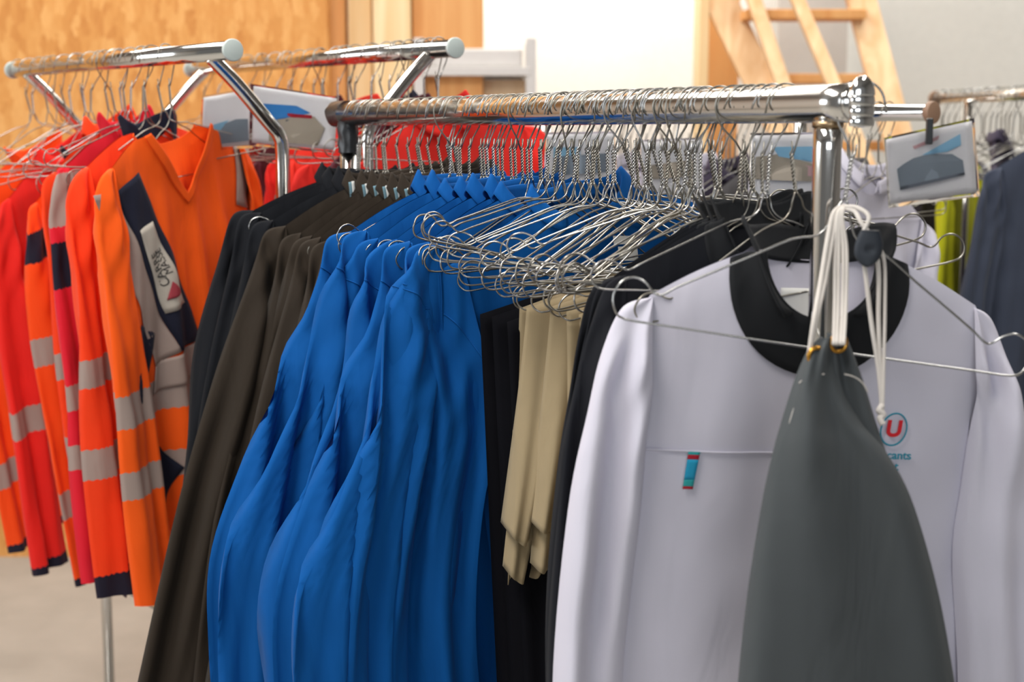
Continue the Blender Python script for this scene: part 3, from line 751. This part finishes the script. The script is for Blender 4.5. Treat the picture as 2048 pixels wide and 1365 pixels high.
# cords
def cordp(P3, r=.0026, nm='cord'): curve_tube([tuple(at(a, b_, 1.545 + (Y - 1.455) * .52) - A0) for a, b_, Y in P3], r, nm, M['cord'], AP, 8, 8)['label'] = 'off white cord'
cordp([(1618, 712, 1.43), (1628, 640, 1.44), (1642, 560, 1.50), (1655, 480, 1.545), (1668, 425, 1.58), (1690, 412, 1.60)])
cordp([(1618, 712, 1.435), (1632, 640, 1.445), (1650, 560, 1.505), (1664, 480, 1.55), (1676, 425, 1.58), (1700, 415, 1.60)])
for dx, tx in ((-6, 1671), (3, 1676), (12, 1683), (20, 1688)):
    cordp([(tx - 3 + dx * .1, 690, 1.425), (tx + dx * .2, 600, 1.50), (tx + 1 + dx * .2, 500, 1.545), (1678 + dx * .3, 430, 1.57), (1690 + dx * .3, 414, 1.60)], .0022)
cordp([(1690, 414, 1.585), (1715, 416, 1.565), (1738, 436, 1.54), (1722, 480, 1.53), (1730, 540, 1.525), (1742, 640, 1.51), (1757, 740, 1.49), (1764, 815, 1.47)], .0024)
cordp([(1690, 418, 1.585), (1710, 424, 1.565), (1722, 445, 1.54), (1745, 480, 1.53), (1757, 540, 1.525), (1757, 640, 1.51), (1761, 740, 1.49), (1763, 815, 1.47)], .0024)
cordp([(1748, 480, 1.535), (1768, 520, 1.53), (1770, 620, 1.51), (1768, 720, 1.49), (1765, 830, 1.465)], .0018)
cordp([(1764, 812, 1.47), (1758, 822, 1.46), (1766, 830, 1.46), (1760, 838, 1.455), (1766, 850, 1.45)], .0034, 'cord_knot')
# rubber toggle on the cords
tc = at(1739, 496, 1.575) - A0
def tog(u, v):
    a = 2 * PI * u; z = .0185 - .039 * v
    wz = (.0098 + .0052 * sin(PI * min(1, v * 1.0)) ** 1) * (1 if v < .62 else math.sqrt(max(.0, 1 - ((v - .62) / .38) ** 2))); wz = max(wz, .0003) if v not in (0,) else .0098
    r = abs(cos(a)) ** .7 * (1 if cos(a) > 0 else -1)
    dim = .0026 * math.exp(-(((wz * r) / .004) ** 2 + ((v - .52) / .10) ** 2)) if sin(a) < 0 else 0
    return (tc.x + wz * r - .002 * v, tc.y + (.0062 * sin(a) * min(1, wz / .006)) + dim, tc.z + z), (u, v)
mb = MB(); mb.grid(tog, 40, 30, closeu=True); k = len(mb.v); mb.f.append(tuple(range(40))); mb.build('cord_toggle', M['rubber'], AP)['label'] = 'dark blue rubber cord toggle'

# blue label behind the beige hangers and white neck labels of the last blue jacket
lastblue = [o for o in C.objects if o.name.startswith('work_jacket') and 'nearest the camera, beside' in o.get('label', '')][0]
for q_, txt in (([(1148, 548), (1243, 562), (1244, 582), (1190, 577)], 'EDUCA  PARIS'), ([(1226, 472), (1264, 472), (1265, 487), (1228, 490)], ''), ([(1236, 494), (1274, 492), (1277, 522), (1240, 522)], '')):
    bpy.context.view_layer.update(); im = lastblue.matrix_world.inverted(); o0 = im @ Vector((0, 0, CAMZ))
    pts = []
    for a, b_ in q_:
        d = (im @ at(a, b_, 2.0)) - o0; t = (-.030 - o0.y) / d.y; pts.append(o0 + d * t)
    k = len(pts); mb = MB(); mb.v = [Vector(p) for p in pts]; mb.f = [(0, 1, 2, 3)]
    o = mb.build('garment_label', M['greylabel'] if txt else M['label'], lastblue, smooth=False); thick(o, .001); o['label'] = 'grey printed label' if txt else 'small white neck label'
    if txt:
        c_ = sum(pts, Vector()) / 4; u_ = (pts[1] - pts[0]).normalized(); n_ = Vector((0, -1, 0)); w_ = n_.cross(u_).normalized()
        mt = Matrix(((u_.x, w_.x, n_.x, c_.x), (u_.y, w_.y, n_.y, c_.y - .001), (u_.z, w_.z, n_.z, c_.z + .003), (0, 0, 0, 1)))
        text_mesh('lettering', txt, .0085, M['ink'], o, mt)

# ================================================================== LEFT RACKS
def yrack(name, label, a, b, side, D_=.034):
    a, b = Vector(a), Vector(b); z = (a.z + b.z) / 2; a.z = b.z = z
    r = Rail(a, b); e = empty(name, (a.x, a.y, 0), (0, 0, r.yaw)); tag(e, label, 'clothes rack')
    Ln = r.len
    MB().tube([(0, 0, z), (0, Ln, z)], D_ / 2, 24).build('rail', M['chrome'], e)
    for yy, sg in ((-.004, -1), (Ln + .004, 1)):
        o = MB().tube([(0, yy - .004, z), (0, yy + .004, z)], D_ / 2 + .003, 28).build('end_cap', M['white_plastic'], e); bev(o, .002); o['label'] = 'round milky end cap'
    for yy in (.085, Ln - .085):
        s_ = side
        P3 = [(0, yy, z - .008), (s_ * .05, yy, z - .055), (s_ * .115, yy, z - .125), (s_ * .137, yy, z - .150), (s_ * .143, yy, z - .18), (s_ * .143, yy, z - .25), (s_ * .143, yy, .05)]
        k = 90; MB().tube([catmull(P3[:6], i / 50) for i in range(51)] + [P3[6]], .0135, 18).build('post', M['chrome'], e)
        MB().tube([(s_ * .143 - .25, yy, .04), (s_ * .143 + .25, yy, .04)], .0135, 14).build('foot', M['chrome'], e)
    MB().tube([(s_ * .143, .085, .47), (s_ * .143, Ln - .085, .47)], .010, 14).build('lower_rail', M['chrome'], e)
    return r
RO = yrack('garment_rack', 'chrome double-arm rack at the left holding orange work shirts', at(463, 97, 2.70), at(27, 143, 3.60), 1)
RB = yrack('garment_rack', 'chrome rack behind, left of centre, holding the red jackets', at(908, 100, 2.92), at(383, 136, 3.95), -1)
OR, RE, DR = (.95, .105, .004), (.90, .050, .006), (.80, .018, .012)
bands = [(-.806, -.752), (-.668, -.606)]
H1 = hivis('orange hi-vis knit', OR, bands); H2 = hivis('red orange hi-vis knit', RE, [(-.78, -.72), (-.60, -.545)], [(-1.3, -.975)])
H3 = hivis('red hi-vis knit', DR, [(-.70, -.64)], [(-1.3, -1.0)]); H4 = hivis('orange hi-vis knit with navy hem', (.93, .07, .004), [(-.86, -.80), (-.52, -.46)], [(-1.3, -1.0), (-.30, -.24)])
H5 = hivis('crimson hi-vis knit', (.70, .012, .03), [(-.78, -.73), (-.66, -.61), (-.30, -.20)], [(-.42, -.33)])
o_out = [(-.185, -.190), (-.218, -.203), (-.238, -.27), (-.250, -.42), (-.262, -.62), (-.270, -.80), (-.272, -1.02)]
o_in = [(-.185, -.190), (-.183, -.27), (-.180, -.38), (-.176, -.52), (-.172, -.66), (-.172, -.82), (-.176, -1.03)]
def pxlocal(e, px_, py_, yy=-.02):
    bpy.context.view_layer.update(); im = e.matrix_world.inverted(); o0 = im @ Vector((0, 0, CAMZ)); d = (im @ at(px_, py_, 3.0)) - o0; t = (yy - o0.y) / d.y; p = o0 + d * t; return (p.x, p.z)
specs = [  # hook px, tip px, material, hem, seed, label
    (38, (-75, 380), H4, -1.02, 1, 'orange work jacket at the far left end of the left rack', 'o'),
    (95, (2, 352), H3, -1.04, 2, 'red orange work jacket with navy hem, second from the far end of the left rack', 'o'),
    (150, (62, 405), H4, -1.02, 3, 'orange jacket with dark cuff and grey bands, third from the far end', 'o'),
    (200, (108, 345), H2, -1.00, 4, 'red orange hooded work jacket with navy hem, fourth from the far end', 'o'),
    (240, (136, 330), H5, -1.08, 5, 'crimson work shirt seen as a thin strip between two orange ones', 'o'),
    (282, (166, 338), H2, -1.06, 6, 'orange sweatshirt with navy collar just behind the orange V-neck', 'o'),
    (332, (205, 350), H1, -1.02, 7, 'bright orange V-neck work shirt with navy chest strip and name patch', 'v')]
for hp, tp, mt, hem, sd, lab, kind in specs:
    P = RO.pt(RO.t_at(hp)); er, ya, ro = solve(P, (-.218, 0, -.203), tp, RO.yaw, ry=.45, rr=.26)
    LOG.append((kind, sd, round(math.degrees(ya - RO.yaw)), round(math.degrees(ro)), round(er)))
    spl = {1: .10, 2: .10, 3: .09, 4: .05, 5: 0, 6: 0, 7: 0}[sd]; oo = [(x - spl * max(0, j - 1) / 5, z) for j, (x, z) in enumerate(o_out)]; oi = [(x - spl * max(0, j - 1) / 5, z) for j, (x, z) in enumerate(o_in)]
    dr = .0 if kind == 'v' else R.uniform(-.01, .01)
    s2 = Shirt(seed=40 + sd, hem=hem, slout=[(x - abs(dr) * j * .8, z) for j, (x, z) in enumerate(oo)], slin=[(x + dr * j * .6, z) for j, (x, z) in enumerate(oi)], hw=.215, nw=.088 if kind == 'v' else .065, zn=-.138, zs=-.192, fd=.125 if kind == 'v' else .05, vneck=kind == 'v', T=.012, Th=.022, A=.016, k=50, sT=.018, bend=.02, bd=.03)
    e = empty('work_shirt'); s2.body(mt, e); s2.sleeve(-1, mt, e); s2.sleeve(1, mt, e)
    place(e, P - Vector((0, 0, .06 if sd < 4 else 0)), ya, ro); tag(e, lab, 'shirt')
    if kind == 'v':
        s2.neckband(H1, e, w=.022, th=.002)
        cz_ = lambda *q: [pxlocal(e, a, b_) for a, b_ in q]
        s2.patch('chest_strip', cz_((243, 385), (284, 345), (404, 676), (352, 702)), M['navy'], e, off=.004, nu=8, nv=30)['label'] = 'navy diagonal strip'
        s2.patch('reflective_strip', cz_((203, 392), (243, 383), (352, 702), (322, 735)), M['reflect'], e, off=.003, nu=8, nv=30)['label'] = 'grey reflective strip'
        s2.patch('reflective_strip', cz_((322, 728), (412, 672), (414, 735), (316, 792)), M['reflect'], e, off=.0025, nu=14, nv=8)['label'] = 'grey reflective strip'
        s2.patch('reflective_strip', cz_((476, 282), (512, 300), (512, 420), (480, 410)), M['reflect'], e, off=.003, nu=8, nv=10)['label'] = 'grey reflective strip'
        q_ = cz_((281, 462), (307, 443), (370, 605), (333, 628)); pat = s2.patch('name_patch', q_, fabric('cream patch', (.50, .46, .40), sheen=0), e, off=.006, nu=6, nv=16); pat['label'] = 'cream name patch'
        def patchtext(t, fx, fy, sz, mt_):
            tl, tr, br, bl = [Vector(p) for p in q_]
            dn = ((bl - tl) + (br - tr)) / 2; rt = ((tr - tl) + (br - bl)) / 2; c_ = tl + rt * fx + dn * fy; up = -dn.normalized(); up3 = Vector((up.x, 0, up.y)); n_ = Vector((0, -1, 0)); w_ = n_.cross(up3)
            mt4 = Matrix(((up3.x, w_.x, n_.x, c_.x), (0, w_.y, n_.y, 0), (up3.z, w_.z, n_.z, c_.y), (0, 0, 0, 1)))
            o = text_mesh('patch_lettering', t, sz, mt_, pat, mt4)
            for v in o.data.vertices: v.co.y = s2.y(v.co.x, v.co.z, True) - .0075
        patchtext('CARRE', .32, .50, .024, M['ink']); patchtext('MASSE', .62, .44, .019, M['ink'])
        tl, tr, br, bl = [Vector(p) for p in q_]
        P2 = lambda fx, fy: tl + (tr - tl) * fx * (1 - fy) + (br - bl) * fx * fy + (bl - tl) * fy
        tp_ = tuple(P2(.62, .68)); s2.patch('patch_triangle', [tp_, tp_, tuple(P2(.90, .86)), tuple(P2(.20, .86))], plain('faded red print', (.33, .035, .05), .8), pat, off=.0082, nu=6, nv=8)
        s2.patch('elbow_panel', cz_((284, 650), (318, 668), (300, 780), (260, 852)), M['navy'], e, off=.003, nu=8, nv=12)['label'] = 'navy elbow panel'
        s2.patch('elbow_panel', cz_((336, 895), (362, 935), (350, 1010), (334, 985)), M['navy'], e, off=.003, nu=6, nv=8)['label'] = 'navy elbow panel'
    else: s2.collar(M['navy'] if sd in (6, 3) else mt, e, h=.045, fold=sd in (4, 2))
    hang(P, ya, ro, 'wire hanger inside the ' + short(lab), None, HM_in[0])
px_ = 60
while px_ < 330:
    hang(RO.pt(RO.t_at(px_)), RO.yaw + R.gauss(0, .15), R.gauss(0, .12), 'wire hanger crowded on the left orange-shirt rack', 'hangers on the left rack'); px_ += R.uniform(16, 34)
# orange shirt on the far side, seen right of the post
def simple(rail, hp, tp, mt, label, hem=-.9, sd=0, cat='jacket', y0=None, group=None, sl=None, name='work_jacket', nb=None, tipv=(-.222, 0, -.2), yaw=None, roll=0, rack=None):
    P = rail.pt(rail.t_at(hp))
    if yaw is None: er, ya, ro = solve(P, tipv, tp, rail.yaw if y0 is None else y0, ry=.6, rr=.25)
    else: ya, ro = yaw, roll
    s3 = Shirt(seed=70 + sd, hem=hem, T=.014, Th=.024, A=.014, hw=.23)
    e = empty(name); s3.body(mt, e); s3.sleeve(-1, mt, e); s3.sleeve(1, mt, e); s3.collar(nb or mt, e, h=.034, fold=True); place(e, P, ya, ro); tag(e, label, cat, group)
    hang(P, ya, ro, 'wire hanger inside the ' + short(label), None, HM_in[0]); return e
simple(RB, 520, (445, 330), M['red'], 'red jacket at the far end of the rack behind, partly behind the chrome post', sd=1)
simple(RB, 575, (500, 345), M['plumred'], 'burgundy jacket between two red ones on the rack behind', sd=2)
simple(RB, 640, (540, 335), M['red'], 'bright red jacket, third from the far end of the rack behind', sd=3, nb=M['plumred'])
simple(RB, 690, (560, 345), hivis('coral knit', (.85, .05, .03), [(-.30, -.24)]), 'coral red jacket with a pale grey shoulder band on the rack behind', sd=4)
simple(RB, 745, (585, 360), M['red'], 'bright red jacket behind the taped corner of the front rack', sd=5, nb=M['navy'])
simple(RB, 800, (655, 335), M['plumred'], 'burgundy jacket glimpsed under the front rail, behind the black ones', sd=6)
simple(RB, 862, (700, 345), M['red'], 'bright red jacket at the near end of the rack behind, under the front rail', sd=8)
px_ = 410
while px_ < 890:
    hang(RB.pt(RB.t_at(px_)), RB.yaw + R.gauss(0, .10), R.gauss(0, .05), 'wire hanger on the rack of red jackets behind', 'hangers on the rack behind'); px_ += R.uniform(17, 34)

# ================================================================== RIGHT RACKS
def trail(name, label, a, b, posts, D_=.034, cap='brown'):
    a, b = Vector(a), Vector(b); z = (a.z + b.z) / 2; a.z = b.z = z
    r = Rail(a, b); e = empty(name, (a.x, a.y, 0), (0, 0, r.yaw)); tag(e, label, 'clothes rack')
    MB().tube([(0, 0, z), (0, r.len, z)], D_ / 2, 20).build('rail', M['chrome'], e)
    for yy in (0, r.len): bev(MB().tube([(0, yy - .006, z), (0, yy + .006, z)], D_ / 2 + .006, 24).build('end_cap', plain('brown plastic', (.28, .17, .11), .5), e), .002)
    for p in posts:
        yy = r.len * p; MB().tube([(0, yy, z - .01), (0, yy, .03)], .0145, 16).build('post', M['chrome'], e); MB().tube([(-.25, yy, .03), (.25, yy, .03)], .014, 12).build('foot', M['chrome'], e)
    return r
RC = trail('garment_rack', 'chrome rack of white and grey clothes behind the front rack at the right', at(1864, 222, 3.05), at(1060, 236, 4.0), (.27, .95))
RD = trail('garment_rack', 'chrome rack of navy clothes farthest right in the background', at(1872, 190, 4.5), at(2260, 188, 3.5), (.2, .9))
cl = [(1778, (1640, 440), 'white', 'white smock at the near end of the rack behind the front post'),
      (1700, (1570, 420), 'grey', 'mid grey jacket half hidden by the front rack hangers at the right'),
      (1650, (1520, 425), 'white', 'white jacket glimpsed between hangers left of the front post'),
      (1590, (1450, 420), 'grey', 'grey jacket glimpsed under the near half of the front rail'),
      (1530, (1400, 415), 'grey', 'dark grey jacket glimpsed between the twisted hanger necks'),
      (1460, (1340, 420), 'purple', 'plum jacket glimpsed between hangers under the middle of the rail'),
      (1390, (1270, 425), 'white', 'white jacket glimpsed under the middle of the front rail'),
      (1320, (1200, 420), 'white', 'white coat glimpsed above the blue collars'),
      (1240, (1130, 418), 'white', 'white coat glimpsed right of the red jackets under the rail'),
      (1160, (1060, 415), 'white', 'white coat farthest left on the rack of white clothes')]
for i, (hp, tp, mt, lab) in enumerate(cl):
    if i == 0: simple(RC, 1752, (1852, 500), M[mt], lab, sd=20, tipv=(.215, 0, -.200), y0=.9)
    elif tp is None: simple(RC, hp, None, M[mt], lab, sd=20 + i, yaw=RC.yaw + .25)
    else: simple(RC, hp, tp, M[mt], lab, sd=20 + i)
px_ = 1070
while px_ < 1780:
    hang(RC.pt(RC.t_at(px_)), RC.yaw + R.gauss(0, .12), R.gauss(0, .05), 'wire hanger on the background rack of white clothes', 'hangers on the white-clothes rack'); px_ += R.uniform(13, 24)
simple(RD, 1925, None, M['lime'], 'yellow green jacket hanging edge-on below the printed card', sd=41, yaw=math.radians(62), hem=-.8)
simple(RD, 2005, None, M['purple'], 'dark plum jacket seen edge-on right of the yellow green one', sd=42, yaw=math.radians(68))
simple(RD, 2140, None, M['slate'], 'slate navy jacket cut by the right edge of the photo', sd=43, yaw=math.radians(15))
simple(RD, 1885, None, M['purple'], 'dark plum jacket left of the yellow green one', sd=45, yaw=math.radians(40))
px_ = 1885
while px_ < 2100:
    hang(RD.pt(RD.t_at(px_)), RD.yaw + PI + R.gauss(0, .15), R.gauss(0, .05), 'wire hanger on the rack of navy clothes at the right edge', 'hangers on the navy-clothes rack'); px_ += R.uniform(9, 16)

# printed cards in plastic sleeves
def card(q, Ys, label, prints, clip=None):
    tl, tr, br, bl = [at(a, b_, Y) for (a, b_), Y in zip(q, Ys)]
    o0 = (tl + tr) / 2; e = empty('printed_card', o0); tag(e, label, 'sign')
    def pt(u, v, off=0):
        n = (tr - tl).cross(bl - tl).normalized(); n = n if n.y < 0 else -n
        p = (tl * (1 - u) + tr * u) * (1 - v) + (bl * (1 - u) + br * u) * v
        return p + n * (off - .004 * sin(PI * u)) - o0
    thick(MB().grid(lambda u, v: (pt(u, v), (u, v)), 10, 10).build('paper_sheet', M['paper'], e), .0015)
    m_, nt_, b_ = newmat('clear sleeve'); b_.inputs['Transmission Weight'].default_value = 1; b_.inputs['Roughness'].default_value = .12; b_.inputs['IOR'].default_value = 1.1
    for j, (poly, mt, nm) in enumerate(prints):
        mb = MB(); mb.v = [Vector(pt(u, v, .0018 + .0004 * j)) for u, v in poly]; mb.f = [tuple(range(len(poly)))]
        thick(mb.build(nm, M[mt], e, smooth=False), .0004)
    thick(MB().grid(lambda u, v: (pt(-.03 + 1.06 * u, -.04 + 1.10 * v, .0045), (u, v)), 8, 8).build('plastic_sleeve', m_, e), .0004)
    if clip:
        p = at(*clip) - o0; bev(MB().box((p.x - .006, p.y - .008, p.z - .02), (p.x + .006, p.y + .006, p.z + .03)).build('clip', M['rubbish'], e, smooth=False), .002)
    return e
card([(1773, 280), (1943, 243), (1953, 385), (1781, 408)], (2.95, 2.93, 2.93, 2.95), 'printed card with a grey building under blue sky, in a clear sleeve at the right', [
    ([(.10, .48), (.18, .42), (.30, .36), (.5, .34), (.75, .40), (.87, .52), (.88, .72), (.12, .80)], 'pgrey', 'building_print'),
    ([(.40, .34), (.86, .14), (.86, .30), (.7, .36)], 'pblue', 'sky_print'), ([(.30, .18), (.62, .10), (.60, .16), (.32, .23)], 'ppink', 'heading_print'),
    ([(.38, .56), (.45, .55), (.45, .75), (.38, .76)], 'pdark', 'doorway_print'), ([(.12, .76), (.88, .69), (.88, .73), (.12, .81)], 'pdark', 'kerb_print')], (1858, 268, 2.93))
card([(1505, 272), (1640, 270), (1640, 412), (1500, 412)], (2.75, 2.72, 2.72, 2.75), 'printed card with a sandy building and orange vehicle, behind the near hangers', [
    ([(.06, .30), (.40, .26), (.95, .42), (.95, .66), (.04, .62)], 'psand', 'building_print'), ([(.30, .16), (.92, .16), (.92, .38), (.40, .30)], 'pblue', 'sky_print'),
    ([(.34, .36), (.48, .36), (.48, .55), (.34, .55)], 'porange', 'vehicle_print'), ([(.52, .40), (.9, .44), (.9, .58), (.52, .56)], 'ppink', 'wall_print')])
card([(1095, 270), (1225, 268), (1232, 395), (1090, 395)], (2.9, 2.9, 2.9, 2.9), 'pale printed card glimpsed behind the middle of the front rail', [
    ([(.1, .35), (.9, .3), (.9, .6), (.1, .65)], 'pgrey', 'building_print'), ([(.1, .2), (.5, .2), (.5, .34), (.1, .36)], 'pblue', 'sky_print')])
card([(1282, 285), (1400, 280), (1404, 400), (1288, 400)], (2.9, 2.9, 2.9, 2.9), 'second pale printed card glimpsed behind hanger necks right of the middle', [
    ([(.1, .40), (.9, .32), (.9, .6), (.1, .65)], 'psand', 'building_print')])
card([(508, 173), (672, 198), (668, 300), (505, 285)], (3.0, 2.95, 2.95, 3.0), 'printed card with bright blue sky on the red-jacket rack, right of the post', [
    ([(.12, .28), (.52, .24), (.70, .34), (.40, .50), (.14, .60)], 'sky', 'sky_print'), ([(.20, .62), (.42, .44), (.75, .40), (.88, .60), (.80, .95), (.20, .95)], 'psand', 'building_print'),
    ([(.40, .52), (.56, .50), (.56, .66), (.40, .68)], 'pdark', 'door_print'), ([(.42, .40), (.72, .38), (.72, .44), (.42, .47)], 'redband', 'roof_print')])
card([(408, 196), (498, 180), (503, 290), (404, 296)], (3.05, 3.05, 3.05, 3.05), 'white printed card left of the bent chrome post, above the orange V-neck', [
    ([(.30, .60), (.70, .50), (.95, .52), (.95, .92), (.32, .95)], 'pgrey', 'building_print'), ([(.1, .58), (.55, .50), (.30, .74), (.1, .8)], 'pblue', 'sky_print')])
print(LOG)
# ================================================================== LIGHT
w = bpy.data.worlds.new('World'); bpy.context.scene.world = w; w.use_nodes = True
w.node_tree.nodes['Background'].inputs[0].default_value = (1, .98, .95, 1); w.node_tree.nodes['Background'].inputs[1].default_value = .15
def area(name, loc, rot, sx, sy, p, col=(1, .96, .9)):
    l = bpy.data.lights.new(name, 'AREA'); l.shape = 'RECTANGLE'; l.size = sx; l.size_y = sy; l.energy = p; l.color = col
    o = bpy.data.objects.new(name, l); C.objects.link(o); o.location = loc; o.rotation_euler = rot; return o
area('ceiling_lamp', (-1.3, .9, 4.1), (0, 0, 0), 1.0, 3.0, 170)
area('ceiling_lamp', (2.0, 2.6, 4.1), (0, 0, 0), .6, 3.5, 90)
area('ceiling_lamp', (-1.4, 4.4, 4.1), (0, 0, 0), 2.5, .8, 85)
area('ceiling_lamp', (1.4, 5.6, 4.1), (0, 0, 0), 2.5, .8, 75)
area('wall_fill_light', (.05, 6.2, 3.3), (math.radians(60), 0, 0), .5, .3, 60)  # added light that brightens the white back wall, not a fixture of the room
area('daylight_fill', (-5.9, 1.0, 2.4), (0, -PI / 2, 0), 2.0, 3, 110, (.85, .93, 1))  # added bluish side light for the rims, standing in for an unseen window
area('daylight_fill', (.5, -2.9, 2.4), (PI / 2, 0, 0), 3, 1.6, 60, (.9, .95, 1))  # added fill from behind the camera, no window modelled there
vs = bpy.context.scene.view_settings; vs.view_transform = 'Standard'; vs.look = 'None'; vs.exposure = -0.08; vs.gamma = 1; vs.use_curve_mapping = False
bpy.context.scene.cycles.use_denoising = True
